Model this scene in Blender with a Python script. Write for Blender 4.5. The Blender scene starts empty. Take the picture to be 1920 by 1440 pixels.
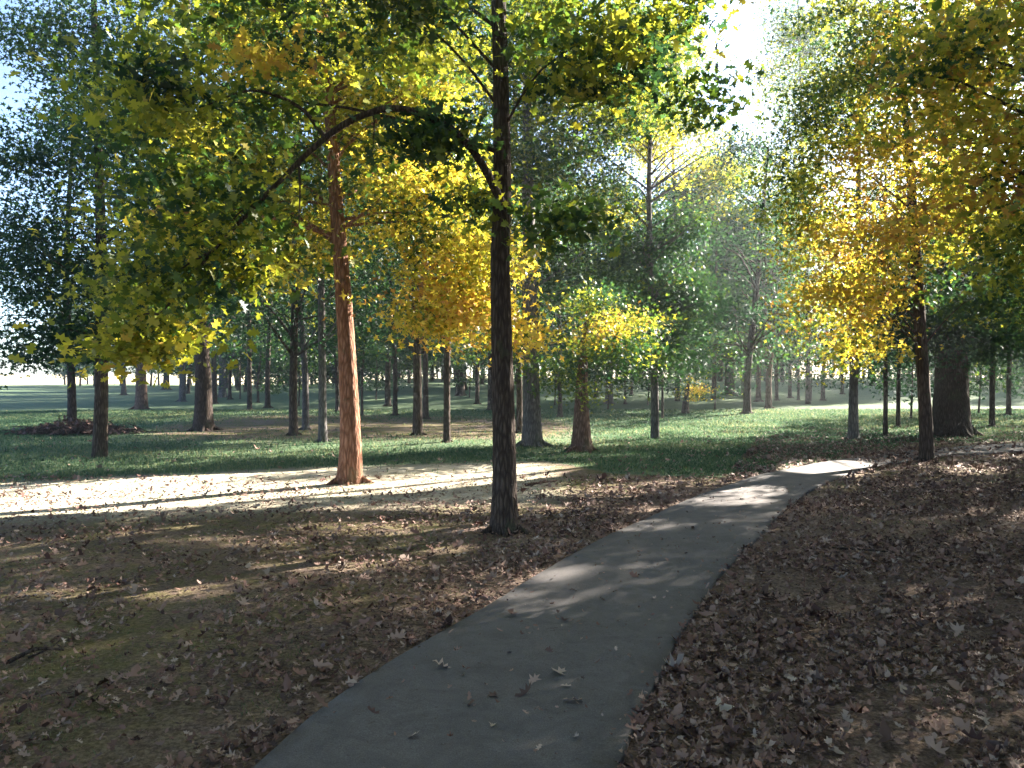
import bpy, math
import numpy as np
from mathutils import Vector
R = np.random.default_rng(11)
col = bpy.context.scene.collection
HAZE = .0009; F = 1536.0; CAMH = 1.6; PITCH = math.atan(20/F)
SUN_AZ = math.radians(50); SUN_EL = math.radians(25)      # azimuth to the right of straight ahead (+Y)
SD = np.array([math.sin(SUN_AZ)*math.cos(SUN_EL), math.cos(SUN_AZ)*math.cos(SUN_EL), math.sin(SUN_EL)])

# ------------------------------------------------------------------ terrain
def sst(a, b, x):
    t = np.clip((x-a)/(b-a), 0, 1); return t*t*(3-2*t)
def gh(x, y):
    x = np.asarray(x, float); y = np.asarray(y, float)
    h = 0.9*sst(24, 75, y)*sst(-30, -10, x)
    h = h + 0.10*np.sin(x*0.21+1.0)*np.sin(y*0.17+.5)*sst(16, 34, y)
    h = h + 0.5*np.exp(-(((x-14)/9)**2+((y-52)/9)**2))
    h = h + 0.012*np.sin(x*1.7+y*.6)*np.sin(y*1.3-x*.4)
    return h
def ray(px, py):
    u = (px-960)/F; v = (720-py)/F
    c, s = math.cos(PITCH), math.sin(PITCH)
    return u, c+v*s, v*c-s
def at(px, py, d):                      # world point seen at a pixel, d metres ahead
    u, a, b = ray(px, py); t = d/a
    return np.array([u*t, d, CAMH+b*t])
def onground(px, py):
    u, a, b = ray(px, py); d = 2.0
    for d in np.arange(2, 140, .02):
        if CAMH+b*d/a <= gh(u*d/a, d): break
    return np.array([u*d/a, d, float(gh(u*d/a, d))])
def topx(x, y, z):                      # measures where a ground point lies in the view, used to thin leaves over sun patches
    c, s = math.cos(PITCH), math.sin(PITCH)
    Z = z-CAMH; f = y*c-Z*s; up = y*s+Z*c
    f = np.maximum(f, .05)
    return 960+F*x/f, 720-F*up/f

# ------------------------------------------------------------------ mesh helpers
def mesh_from(name, V, faces_flat, sizes, hue=None, smooth=False):
    me = bpy.data.meshes.new(name)
    V = np.ascontiguousarray(V, dtype=np.float32)
    me.vertices.add(len(V)); me.vertices.foreach_set('co', V.ravel())
    ff = np.ascontiguousarray(faces_flat, dtype=np.int32).ravel()
    me.loops.add(len(ff)); me.loops.foreach_set('vertex_index', ff)
    sizes = np.asarray(sizes, dtype=np.int32)
    st = np.concatenate([[0], np.cumsum(sizes)[:-1]]).astype(np.int32)
    me.polygons.add(len(sizes)); me.polygons.foreach_set('loop_start', st)
    if smooth: me.polygons.foreach_set('use_smooth', np.ones(len(sizes), dtype=bool))
    me.update(calc_edges=True)
    if hue is not None:
        at_ = me.attributes.new('hue', 'FLOAT', 'FACE')
        at_.data.foreach_set('value', np.asarray(hue, dtype=np.float32))
    return me
def link(name, me, mat, parent=None, loc=(0, 0, 0)):
    o = bpy.data.objects.new(name, me); col.objects.link(o)
    if mat and not me.materials: me.materials.append(mat)
    if parent: o.parent = parent
    else: o.location = loc
    return o
def tag(o, label=None, cat=None, group=None, kind=None):
    if label: o['label'] = label
    if cat: o['category'] = cat
    if group: o['group'] = group
    if kind: o['kind'] = kind
    return o
def empty(name, loc):
    o = bpy.data.objects.new(name, None); o.location = loc; o.empty_display_size = .2
    col.objects.link(o); return o

class MB:                                # collects tubes into one mesh
    def __init__(s): s.V = []; s.F = []; s.S = []; s.n = 0
    def add(s, V, F, k):
        s.V.append(V); s.F.append((F+s.n).ravel()); s.S.append(np.full(len(F), k)); s.n += len(V)
    def tube(s, P, r, sides=8, rough=0.0, cap=True):
        P = np.asarray(P, float); r = np.asarray(r, float); n = len(P)
        T = np.gradient(P, axis=0); T /= np.linalg.norm(T, axis=1)[:, None]+1e-9
        ref = np.array([1., 0, 0]) if abs(T[0][0]) < .8 else np.array([0, 1., 0])
        A = np.cross(T, ref); A /= np.linalg.norm(A, axis=1)[:, None]+1e-9
        B = np.cross(T, A)
        th = np.arange(sides)/sides*2*math.pi
        rr = r[:, None]*np.ones(sides)
        if rough:
            ph = R.uniform(0, 6.28, 6); zz = np.cumsum(np.r_[0, np.linalg.norm(np.diff(P, axis=0), axis=1)])[:, None]
            m = (np.sin(th*5+ph[0]+1.1*np.sin(zz*1.3+ph[1]))*.5+np.sin(th*9+ph[2]+1.6*np.sin(zz*2.3+ph[3]))*.45
                 + np.sin(th*2+zz*1.1+ph[4])*.5+np.sin(th*3-zz*3+ph[5])*.3)
            rr = rr*(1+rough*m+rough*.6*R.normal(0, 1, rr.shape))
        V = P[:, None, :]+rr[..., None]*(np.cos(th)[None, :, None]*A[:, None, :]+np.sin(th)[None, :, None]*B[:, None, :])
        V = V.reshape(-1, 3)
        i = np.arange(n-1)[:, None]*sides; j = np.arange(sides)[None, :]; j2 = (j+1) % sides
        Fq = np.stack([i+j, i+j2, i+sides+j2, i+sides+j], -1).reshape(-1, 4)
        s.add(V, Fq, 4)
    def mesh(s, name, smooth=True):
        return mesh_from(name, np.concatenate(s.V), np.concatenate(s.F), np.concatenate(s.S), smooth=smooth)
def spline(P, n):
    P = np.asarray(P, float); t = np.r_[0, np.cumsum(np.linalg.norm(np.diff(P, axis=0), axis=1))]
    if len(P) > 2:
        m = np.gradient(P, t, axis=0)
        u = np.linspace(0, t[-1], n); k = np.clip(np.searchsorted(t, u, side='right')-1, 0, len(P)-2)
        h = (t[k+1]-t[k])[:, None]; s = ((u-t[k])/h[:, 0])[:, None]
        return ((2*s**3-3*s**2+1)*P[k]+(s**3-2*s**2+s)*h*m[k]+(-2*s**3+3*s**2)*P[k+1]+(s**3-s**2)*h*m[k+1])
    u = np.linspace(0, 1, n)[:, None]; return P[0]*(1-u)+P[-1]*u

# leaf outlines (x across, y along, z cup)
def oakish():
    pts = [(0, -.5), (.10, -.30), (.30, -.30), (.14, -.10), (.44, .06), (.15, .16), (.26, .36), (0, .55)]
    full = pts+[(-x, y) for x, y in pts[-2:0:-1]]
    return np.array([(x, y, .22*abs(x)-.12*y*y) for x, y in full])
OAK = oakish()
STAR = np.array([(0, -.5, 0), (.13, -.12, .03), (.48, .0, .02), (.16, .14, .03), (0, .55, -.05), (-.16, .14, .03), (-.48, .0, .02), (-.13, -.12, .03)])
RHOMB = np.array([(0, -.5, 0), (.30, .02, .04), (0, .5, -.02), (-.30, .02, .04)])
def leaf_mesh(name, C, size, hue, tmpl, tilt=.75, curl=None):
    N = len(C); k = len(tmpl)
    n = R.normal(0, 1, (N, 3)); n[:, 2] = np.abs(n[:, 2])*.6+.9*(1-tilt)+.25; n /= np.linalg.norm(n, axis=1)[:, None]
    a = R.normal(0, 1, (N, 3)); a -= (a*n).sum(1)[:, None]*n; a /= np.linalg.norm(a, axis=1)[:, None]
    b = np.cross(n, a)
    T = np.repeat(tmpl[None], N, 0).copy(); T[:, :, 0] *= R.uniform(.6, 1.15, (N, 1))
    T[:, :, :2] *= R.uniform(.82, 1.15, (N, len(tmpl), 1))
    if curl is not None:
        T[:, :, 2] += (R.normal(curl, curl, (N, 1))*(T[:, :, 1]**2)*2+R.normal(curl*.8, curl, (N, 1))*(T[:, :, 0]**2)*2.5)
    V = C[:, None, :]+size[:, None, None]*(T[:, :, 0:1]*b[:, None]+T[:, :, 1:2]*a[:, None]+T[:, :, 2:3]*n[:, None])
    return mesh_from(name, V.reshape(-1, 3), np.arange(N*k), np.full(N, k), hue=hue)

# ------------------------------------------------------------------ materials
def new_mat(name):
    m = bpy.data.materials.new(name); m.use_nodes = True; nt = m.node_tree; nt.nodes.clear()
    out = nt.nodes.new('ShaderNodeOutputMaterial'); return m, nt, out
def node(nt, t, **kw):
    n = nt.nodes.new(t)
    for k, v in kw.items():
        if k in n.inputs.keys() if hasattr(n.inputs, 'keys') else False: n.inputs[k].default_value = v
        else: setattr(n, k, v)
    return n
def ramp(nt, stops, src):
    r = nt.nodes.new('ShaderNodeValToRGB'); e = r.color_ramp.elements
    while len(e) > 1: e.remove(e[-1])
    e[0].position = stops[0][0]; e[0].color = (*stops[0][1], 1)
    for p, c in stops[1:]:
        x = e.new(p); x.color = (*c, 1)
    nt.links.new(src, r.inputs[0]); return r.outputs[0]
def noise(nt, scale, detail=4, rough=.6, vec=None, dist=0):
    n = nt.nodes.new('ShaderNodeTexNoise'); n.inputs['Scale'].default_value = scale
    n.inputs['Detail'].default_value = detail; n.inputs['Roughness'].default_value = rough; n.inputs['Distortion'].default_value = dist
    if vec: nt.links.new(vec, n.inputs['Vector'])
    return n.outputs['Fac']
def mapping(nt, scale, src='Object'):
    tc = nt.nodes.new('ShaderNodeTexCoord'); mp = nt.nodes.new('ShaderNodeMapping'); mp.inputs['Scale'].default_value = scale
    nt.links.new(tc.outputs[src], mp.inputs['Vector']); return mp.outputs['Vector']
def mix(nt, f, a, b, mode='MIX'):
    m = nt.nodes.new('ShaderNodeMix'); m.data_type = 'RGBA'; m.blend_type = mode
    for i, v in ((0, f), (6, a), (7, b)):
        if isinstance(v, (int, float)): m.inputs[i].default_value = v
        elif isinstance(v, tuple): m.inputs[i].default_value = (*v, 1)
        else: nt.links.new(v, m.inputs[i])
    return m.outputs[2]
def math_(nt, op, a, b=0.0):
    m = nt.nodes.new('ShaderNodeMath'); m.operation = op
    for i, v in ((0, a), (1, b)):
        if isinstance(v, (int, float)): m.inputs[i].default_value = v
        else: nt.links.new(v, m.inputs[i])
    return m.outputs[0]

def leaf_material():
    m, nt, out = new_mat('tree_leaves')
    a = nt.nodes.new('ShaderNodeAttribute'); a.attribute_name = 'hue'
    c = ramp(nt, [(0, (.015, .042, .026)), (.22, (.028, .072, .032)), (.42, (.075, .125, .020)), (.60, (.38, .37, .05)),
                  (.78, (.64, .47, .08)), (.9, (.52, .28, .07)), (1, (.25, .12, .045))], a.outputs['Fac'])
    d = nt.nodes.new('ShaderNodeBsdfDiffuse'); nt.links.new(c, d.inputs['Color'])
    t = nt.nodes.new('ShaderNodeBsdfTranslucent')
    ct = mix(nt, .5, c, mix(nt, 1.0, c, (1.35, 1.5, .6), 'MULTIPLY')); nt.links.new(ct, t.inputs['Color'])
    s = nt.nodes.new('ShaderNodeMixShader'); s.inputs[0].default_value = .58
    nt.links.new(d.outputs[0], s.inputs[1]); nt.links.new(t.outputs[0], s.inputs[2])
    g = nt.nodes.new('ShaderNodeBsdfGlossy'); g.inputs['Roughness'].default_value = .45; g.inputs['Color'].default_value = (.8, .85, .9, 1)
    s2 = nt.nodes.new('ShaderNodeMixShader'); s2.inputs[0].default_value = .035
    nt.links.new(s.outputs[0], s2.inputs[1]); nt.links.new(g.outputs[0], s2.inputs[2]); nt.links.new(s2.outputs[0], out.inputs[0])
    return m
def litter_material():
    m, nt, out = new_mat('dry_fallen_leaves')
    a = nt.nodes.new('ShaderNodeAttribute'); a.attribute_name = 'hue'
    c = ramp(nt, [(0, (.06, .042, .040)), (.28, (.17, .095, .082)), (.55, (.28, .20, .175)), (.75, (.35, .28, .25)), (.9, (.38, .32, .29)), (1, (.42, .37, .34))], a.outputs['Fac'])
    d = nt.nodes.new('ShaderNodeBsdfPrincipled'); nt.links.new(c, d.inputs['Base Color']); d.inputs['Roughness'].default_value = .7
    d.inputs['Specular IOR Level'].default_value = .2
    nt.links.new(d.outputs[0], out.inputs[0]); return m
def grass_material():
    m, nt, out = new_mat('grass_blades')
    a = nt.nodes.new('ShaderNodeAttribute'); a.attribute_name = 'hue'
    c = ramp(nt, [(0, (.045, .095, .058)), (.5, (.10, .165, .085)), (1, (.28, .27, .14))], a.outputs['Fac'])
    d = nt.nodes.new('ShaderNodeBsdfDiffuse'); nt.links.new(c, d.inputs['Color'])
    t = nt.nodes.new('ShaderNodeBsdfTranslucent'); nt.links.new(c, t.inputs['Color'])
    s = nt.nodes.new('ShaderNodeMixShader'); s.inputs[0].default_value = .45
    nt.links.new(d.outputs[0], s.inputs[1]); nt.links.new(t.outputs[0], s.inputs[2]); nt.links.new(s.outputs[0], out.inputs[0]); return m
def bark_material(name, dark, mid, light, k=1.0):
    m, nt, out = new_mat(name)
    v = mapping(nt, (1, 1, .17))
    n1 = noise(nt, 40*k, 5, .65, v, .6); 
    vo = nt.nodes.new('ShaderNodeTexVoronoi'); vo.feature = 'DISTANCE_TO_EDGE'; vo.inputs['Scale'].default_value = 30*k; nt.links.new(v, vo.inputs['Vector'])
    cr = math_(nt, 'MINIMUM', math_(nt, 'MULTIPLY', vo.outputs['Distance'], 3.2), 1.0)
    h = math_(nt, 'ADD', math_(nt, 'MULTIPLY', cr, .42), math_(nt, 'MULTIPLY', n1, .85))
    c = ramp(nt, [(.2, dark), (.6, mid), (.95, light)], h)
    pv = mapping(nt, (1, 1, .6)); p = noise(nt, 3.2, 4, .6, pv)
    c = mix(nt, math_(nt, 'MULTIPLY', math_(nt, 'GREATER_THAN', p, .60), .35), c, (.07, .085, .05))
    d = nt.nodes.new('ShaderNodeBsdfPrincipled'); nt.links.new(c, d.inputs['Base Color']); d.inputs['Roughness'].default_value = .9
    d.inputs['Specular IOR Level'].default_value = .15
    b = nt.nodes.new('ShaderNodeBump'); b.inputs['Strength'].default_value = 1; b.inputs['Distance'].default_value = .03
    nt.links.new(h, b.inputs['Height']); nt.links.new(b.outputs[0], d.inputs['Normal'])
    nt.links.new(d.outputs[0], out.inputs[0]); return m
def ground_material():
    m, nt, out = new_mat('ground_cover')
    v = mapping(nt, (1, 1, 1))
    fine = noise(nt, 38, 6, .75, v, .4); med = noise(nt, 5, 5, .65, v, .8); big = noise(nt, .7, 4, .6, v, .6)
    lit = ramp(nt, [(.30, (.055, .040, .036)), (.46, (.15, .112, .098)), (.58, (.26, .20, .175)), (.72, (.40, .34, .31))], fine)
    lit = mix(nt, .55, lit, ramp(nt, [(.35, (.5, .45, .42)), (.65, (1.3, 1.2, 1.15))], med), 'MULTIPLY')
    moss = ramp(nt, [(.3, (.05, .054, .015)), (.7, (.14, .14, .035))], fine)
    gm = nt.nodes.new('ShaderNodeAttribute'); gm.attribute_name = 'moss'
    f = math_(nt, 'MULTIPLY', gm.outputs['Fac'], ramp(nt, [(.42, (0, 0, 0)), (.58, (1, 1, 1))], math_(nt, 'ADD', math_(nt, 'MULTIPLY', med, .6), math_(nt, 'MULTIPLY', big, .4))))
    c = mix(nt, f, lit, moss)
    lw = nt.nodes.new('ShaderNodeAttribute'); lw.attribute_name = 'lawn'
    lawn = ramp(nt, [(.3, (.055, .085, .055)), (.55, (.095, .145, .085)), (.75, (.19, .22, .13))], fine)
    lawn = mix(nt, .6, lawn, ramp(nt, [(.35, (.6, .75, .8)), (.68, (1.4, 1.2, 1.0))], med), 'MULTIPLY')
    nz = math_(nt, 'ADD', math_(nt, 'MULTIPLY', med, .5), math_(nt, 'MULTIPLY', big, .7))
    lf = math_(nt, 'ADD', math_(nt, 'MULTIPLY', lw.outputs['Fac'], 1.5), math_(nt, 'SUBTRACT', nz, 1.05))
    lf = ramp(nt, [(.1, (0, 0, 0)), (.42, (1, 1, 1))], lf)
    c = mix(nt, lf, c, lawn)
    sw = nt.nodes.new('ShaderNodeAttribute'); sw.attribute_name = 'sun_strip_straw'
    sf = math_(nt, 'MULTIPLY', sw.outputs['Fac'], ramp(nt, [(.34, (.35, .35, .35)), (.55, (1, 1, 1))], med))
    c = mix(nt, sf, c, ramp(nt, [(.3, (.28, .26, .19)), (.5, (.46, .43, .35)), (.7, (.55, .52, .44))], fine))  # pale straw tone painted along the sun strip so the ground reads as lit
    fld = nt.nodes.new('ShaderNodeAttribute'); fld.attribute_name = 'field'
    c = mix(nt, fld.outputs['Fac'], c, (.42, .38, .26))
    d = nt.nodes.new('ShaderNodeBsdfPrincipled'); nt.links.new(c, d.inputs['Base Color']); d.inputs['Roughness'].default_value = .95
    d.inputs['Specular IOR Level'].default_value = .1
    b = nt.nodes.new('ShaderNodeBump'); b.inputs['Strength'].default_value = .8; b.inputs['Distance'].default_value = .03
    nt.links.new(math_(nt, 'ADD', fine, med), b.inputs['Height']); nt.links.new(b.outputs[0], d.inputs['Normal'])
    nt.links.new(d.outputs[0], out.inputs[0]); return m
def concrete_material():
    m, nt, out = new_mat('path_concrete')
    v = mapping(nt, (1, 1, 1))
    n1 = noise(nt, 160, 5, .7, v); n2 = noise(nt, 4.5, 7, .75, v, .8); n3 = noise(nt, 30, 4, .6, v, 1.2)
    c = ramp(nt, [(.3, (.068, .066, .074)), (.5, (.106, .103, .114)), (.7, (.16, .156, .168))], n1)
    c = mix(nt, .55, c, ramp(nt, [(.35, (.55, .53, .50)), (.65, (1.25, 1.2, 1.14))], n2), 'MULTIPLY')
    c = mix(nt, ramp(nt, [(.61, (0, 0, 0)), (.68, (.7, .7, .7))], n3), c, (.06, .05, .042))
    d = nt.nodes.new('ShaderNodeBsdfPrincipled'); nt.links.new(c, d.inputs['Base Color']); d.inputs['Roughness'].default_value = .85
    d.inputs['Specular IOR Level'].default_value = .25
    b = nt.nodes.new('ShaderNodeBump'); b.inputs['Strength'].default_value = .5; b.inputs['Distance'].default_value = .004
    nt.links.new(n1, b.inputs['Height']); nt.links.new(b.outputs[0], d.inputs['Normal'])
    nt.links.new(d.outputs[0], out.inputs[0]); return m
LEAF = leaf_material(); LITTER = litter_material(); GRASS = grass_material()
BARK = bark_material('bark_dark', (.018, .013, .012), (.055, .042, .037), (.12, .095, .085))
BARK_RED = bark_material('bark_reddish', (.055, .026, .018), (.20, .098, .062), (.34, .19, .135), .8)
BARK_BROWN = bark_material('bark_brown', (.04, .024, .020), (.11, .068, .055), (.20, .14, .115))
BARK_GREY = bark_material('bark_grey', (.035, .032, .034), (.10, .095, .10), (.19, .18, .18))
GROUND = ground_material(); CONC = concrete_material()

# ------------------------------------------------------------------ where the wood lets the sun through (gaps in the leaves)
def inpoly(px, py, poly):
    ins = np.zeros(px.shape, bool); n = len(poly)
    for i in range(n):
        x1, y1 = poly[i]; x2, y2 = poly[(i+1) % n]
        c = ((y1 > py) != (y2 > py)) & (px < (x2-x1)*(py-y1)/(y2-y1+1e-9)+x1); ins ^= c
    return ins
STRIP = [(-500, 955), (0, 906), (300, 893), (640, 880), (1000, 868), (1120, 872), (1060, 886), (1040, 900), (850, 917), (640, 932), (500, 938), (250, 955), (0, 972), (-500, 1010)]
SPOTS = [(1550, 881, 95, 15, 1), (1410, 928, 60, 12, .9), (1350, 948, 95, 9, .85), (1200, 990, 90, 12, .7), (1030, 1085, 66, 12, .95), (900, 1125, 80, 14, .8),
         (640, 1062, 150, 12, .85), (930, 955, 150, 13, .9), (720, 990, 200, 13, .85), (1120, 925, 110, 10, .9), (1130, 952, 120, 9, .85), (620, 950, 200, 9, .75),
         (1420, 797, 60, 4, .9), (1370, 815, 90, 4, .9), (1480, 808, 50, 3, .8), (1250, 806, 25, 6, .9), (1590, 775, 80, 3, .9), (1180, 775, 60, 3, .8), (1480, 828, 60, 4, .5),
         (340, 814, 120, 3, .8), (480, 830, 100, 3, .8), (700, 835, 60, 2, .5), (1890, 965, 70, 14, .9), (1830, 885, 60, 8, .8), (1850, 930, 60, 7, .6), (1900, 858, 40, 4, .8),
         (220, 1110, 200, 13, .7), (440, 1015, 180, 11, .7), (830, 1030, 60, 8, .8), (60, 1045, 80, 8, .6), (1080, 832, 80, 3, .7), (1300, 868, 90, 5, .5), (1540, 1110, 70, 8, .35),
         (1150, 855, 120, 5, .6), (1280, 905, 90, 6, .6), (600, 775, 120, 2, .6), (750, 756, 80, 2, .7), (480, 757, 60, 2, .9)]
def hits_ground(P):
    s = P[:, 2]/SD[2]; G = P-s[:, None]*SD; px, py = topx(G[:, 0], G[:, 1], G[:, 2]*0)
    front = G[:, 1] > 1
    p = np.where(inpoly(px, py, STRIP), 1.0, 0.0)
    for cx, cy, rx, ry, w in SPOTS:
        q = ((px-cx)/rx)**2+((py-cy)/ry)**2
        p = np.maximum(p, np.where(q < 1, w, 0))
    return np.where(front, p, 0)
LITBALL = []                              # (centre, radius, tree key, weight): crowns that catch the sun
def addball(px, py, d, rpx, key, w=.9): LITBALL.append((at(px, py, d), rpx/F*d, key, w))
addball(800, 420, 12, 190, 'T2', .72); addball(900, 580, 12, 120, 'T2', .8); addball(560, 500, 12, 140, 'T2', .6); addball(600, 260, 12.5, 230, 'T2', .45)
addball(1600, 540, 14.5, 120, 'T4'); addball(1640, 420, 14.5, 110, 'T4', .8); addball(1600, 660, 14.5, 60, 'T4')
addball(1150, 610, 17, 85, 'T16'); addball(1300, 290, 24, 130, 'T1228'); addball(250, 630, 7.6, 90, 'T1', .8); addball(470, 510, 8, 60, 'T1', .7)
addball(1305, 745, 25, 45, 'SAP'); addball(660, 740, 12, 70, 'x', .85); addball(655, 840, 12, 60, 'x', 1)
addball(1250, 40, 9, 90, 'T1', .6)
def cull(P, key):
    keep = np.ones(len(P), bool)
    pr = hits_ground(P)*(.3 if key == 'T16' else 1)
    for c, r, k, w in LITBALL:
        if k == key or key == 'T20':
            continue
        v = P-c; t = v@SD; d2 = (v*v).sum(1)-t*t
        pr = np.maximum(pr, np.where((d2 < r*r) & (t > 0), w, 0))
    if key[0] == 'O':
        px, py = topx(P[:, 0], P[:, 1], P[:, 2]); pr = np.where((P[:, 1] > 0) & (P[:, 1] < 7) & (py > -60) & (px > -80) & (px < 2000), 1.1, pr)
    return R.random(len(P)) > pr

# ------------------------------------------------------------------ crowns
def clump_leaves(centres, per, sig, hues, hj=.06):
    n = len(centres); per = max(3, int(per))
    k = R.integers(int(per*.5), int(per*1.5)+1, n); idx = np.repeat(np.arange(n), k)
    sc = R.uniform(.6, 1.35, n)[idx]
    P = centres[idx]+R.normal(0, 1, (len(idx), 3))*np.array([sig, sig, sig*.48])*sc[:, None]
    return P, np.clip(hues[idx]+R.normal(0, hj, len(idx)), 0, 1)
def twigs(mb, trunkP, centres, r0, frac=.45, cap=70, up=.35, tz=None):
    sel = np.arange(len(centres)); R.shuffle(sel); sel = sel[:min(cap, int(len(sel)*frac)+1)]
    for i in sel:
        c = centres[i]; d = np.hypot(trunkP[:, 0]-c[0], trunkP[:, 1]-c[1])
        lo = trunkP[0, 2]+2.1 if tz is None else tz
        zt = c[2]-up*np.min(d)*R.uniform(.8, 1.9)-.2
        if zt < lo: zt = lo+R.uniform(0, .8)
        j = int(np.argmin(np.abs(trunkP[:, 2]-zt))); s = trunkP[j]
        L = np.linalg.norm(c-s)
        if L < .25 or c[2] < s[2]-.1*L or (tz is not None and L > 3.2 and R.random() < .6): continue
        mid = s*.5+c*.5+np.array([*R.normal(0, .07*L, 2), .10*L])
        mid2 = s*.2+c*.8+np.array([*R.normal(0, .05*L, 2), .08*L])
        mb.tube(spline([s, mid, mid2, c], 7), np.linspace(r0*min(1, .22+.09*L), .004, 7)**1.0, 5, 0)
def trunk_rings(P, w, flare, h, n):
    z = np.linalg.norm(P-P[0], axis=1); t = z/z[-1]
    return w/2*((1-.72*t**1.15)+flare*np.exp(-z/(.9*w+.10)))
GEN = {}
def tree(name, key, base, path, w, flare, bark, centres, hues, per, sig, lsize, tmpl, label, cat='tree', group=None, sides=14, n=40, rough=.03, cullit=True, extra=None, br=.35, tcap=70, tz=None, up=.35, hj=.06):
    b = np.asarray(base, float); root = empty(name, tuple(b))
    P = spline(np.asarray(path), n)
    # denser rings near the foot
    u = np.linspace(0, 1, n)**1.5; tt = np.linspace(0, 1, n)
    P = np.stack([np.interp(u, tt, P[:, i]) for i in range(3)], 1)
    P[0, 2] = b[2]-.12
    mb = MB(); r = trunk_rings(P, w, flare, 0, n); mb.tube(P-b, r, sides, rough)
    if flare > .25:                        # root buttresses
        for k in range(5):
            a = k*1.256+R.uniform(-.4, .4); L = w*(1.0+flare)*R.uniform(.65, 1.0)
            dr = np.array([math.cos(a), math.sin(a), 0])
            q = [dr*w*.12+np.array([0, 0, w*.95]), dr*w*.42+np.array([0, 0, w*.35]), dr*L*.75+np.array([0, 0, .02]), dr*L*1.05+np.array([0, 0, -.05])]
            mb.tube(spline(q, 8), np.linspace(w*.20, w*.07, 8), 7, .05)
    twigs(mb, P-b, centres-b, w*br, cap=tcap, up=up, tz=tz)
    if extra: extra(mb, b, root)
    t = link('trunk', mb.mesh(name+'_trunk'), bark, root)
    L, hu = clump_leaves(centres, per, sig, hues, hj)
    if cullit:
        k = cull(L, key); L = L[k]; hu = hu[k]
    L = L[L[:, 2] > b[2]+.5]; hu = hu[:len(L)]
    sz = R.uniform(.65, 1.25, len(L))*lsize
    me = leaf_mesh(name+'_crown', L-b, sz, hu, tmpl)
    link('crown', me, LEAF, root)
    return tag(root, label, cat, group)
def lobes(spec, d):                        # lobes of a crown: px centre, px radii, depth shift, depth radius, count, hue
    C = []; H = []
    for cx, cy, rx, ry, dd, rd, n, hue in spec:
        v = R.normal(0, 1, (n, 3)); v /= np.linalg.norm(v, axis=1)[:, None]; v *= (R.random(n)**.45)[:, None]
        D = d+dd; c = at(cx, cy, D); k = D/F
        C.append(c+v*np.array([rx*k, rd, ry*k])); H.append(np.clip(hue+R.normal(0, .10, n)-.30*(R.random(n) < .18), 0, 1))
    return np.concatenate(C), np.concatenate(H)
def ovoid(base, h0, h1, r, n, hue, hs=.08, topx_=0):
    t = R.random(n); z = h0+(h1-h0)*t
    prof = r*np.clip(np.sin(np.clip(.30+.70*t, 0, 1)*math.pi)**.6, .18, 1)
    rad = prof*np.sqrt(R.uniform(.06, 1, n)); a = R.uniform(0, 6.283, n)
    C = np.stack([base[0]+rad*np.cos(a)+topx_*t, base[1]+rad*np.sin(a), base[2]+z], 1)
    return C, np.clip(hue+R.normal(0, hs, n), 0, 1)
def pxpath(base, pts, d):
    P = [base]+[at(x, y, d+i*.06) for i, (x, y) in enumerate(pts)]
    return np.array(P)

# central tree with the arching limb
b = onground(945, 999); d = b[1]
C, H = lobes([(560, 15, 340, 55, .0, 1.6, 44, .46), (300, 200, 110, 120, -.3, 1.0, 17, .48), (410, 400, 130, 75, -.3, 1.0, 23, .41), (330, 530, 100, 50, -.3, .7, 13, .42),
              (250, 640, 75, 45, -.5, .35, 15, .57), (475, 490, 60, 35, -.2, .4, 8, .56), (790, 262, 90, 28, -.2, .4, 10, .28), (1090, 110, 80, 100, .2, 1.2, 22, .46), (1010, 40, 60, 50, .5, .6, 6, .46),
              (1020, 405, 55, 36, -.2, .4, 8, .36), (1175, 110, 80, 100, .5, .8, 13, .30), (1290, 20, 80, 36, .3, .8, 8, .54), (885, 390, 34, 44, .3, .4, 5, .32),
              (760, 25, 110, 50, .0, 1.4, 18, .48), (500, 200, 120, 50, -.2, .9, 7, .50), (1310, 170, 40, 50, .4, .5, 4, .3), (510, 110, 60, 30, 0, .4, 4, .8)], d)
C2, H2 = lobes([(850, -330, 800, 260, .6, 4.0, 150, .4)], d)
def arch(mb, b, root):
    m2 = MB()
    q = [at(940, 380, d), at(905, 310, d-.1), at(870, 262, d-.25), at(800, 218, d-.4), at(735, 203, d-.5), at(660, 225, d-.5), at(590, 275, d-.5), at(530, 335, d-.5), at(480, 385, d-.45), at(400, 470, d-.4), at(300, 590, d-.5)]
    m2.tube(spline([x-b for x in q], 60), np.linspace(.044, .010, 60), 9, .08)
    q2 = [at(610, 258, d-.5), at(560, 200, d-.4), at(480, 170, d-.5), at(380, 200, d-.5)]
    m2.tube(spline([x-b for x in q2], 16), np.linspace(.025, .006, 16), 6, .03)
    for (x, y) in ((430, 420), (350, 430), (300, 540), (230, 610), (560, 420), (700, 270), (790, 270)):
        s = np.array(at(*{430: (480, 385), 350: (480, 385), 300: (400, 470), 230: (300, 590), 560: (560, 300), 700: (700, 210), 790: (800, 218)}[x], d-.45)); e = at(x, y, d-.5+R.uniform(-.3, .3))
        m2.tube(spline([s-b, (s+e)/2-b+np.array([0, .05, .06]), e-b], 8), np.linspace(.014, .004, 8), 5, 0)
    link('limb', m2.mesh('arching_limb'), BARK, root)
for kk in range(len(C2)): pass
tree('oak_tree', 'T1', b, pxpath(b, [(946, 940), (945, 800), (941, 640), (938, 480), (942, 360), (941, 250), (938, 120), (934, -60), (930, -400), (925, -800)], d), .235, .42, BARK,
     np.r_[C, C2], np.r_[H, H2], 62, .24, .118, OAK, 'dark trunked tree nearest the path with a limb arching down to the left', sides=40, n=150, rough=.03, extra=arch, tcap=15, tz=3.7, br=.22)

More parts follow.
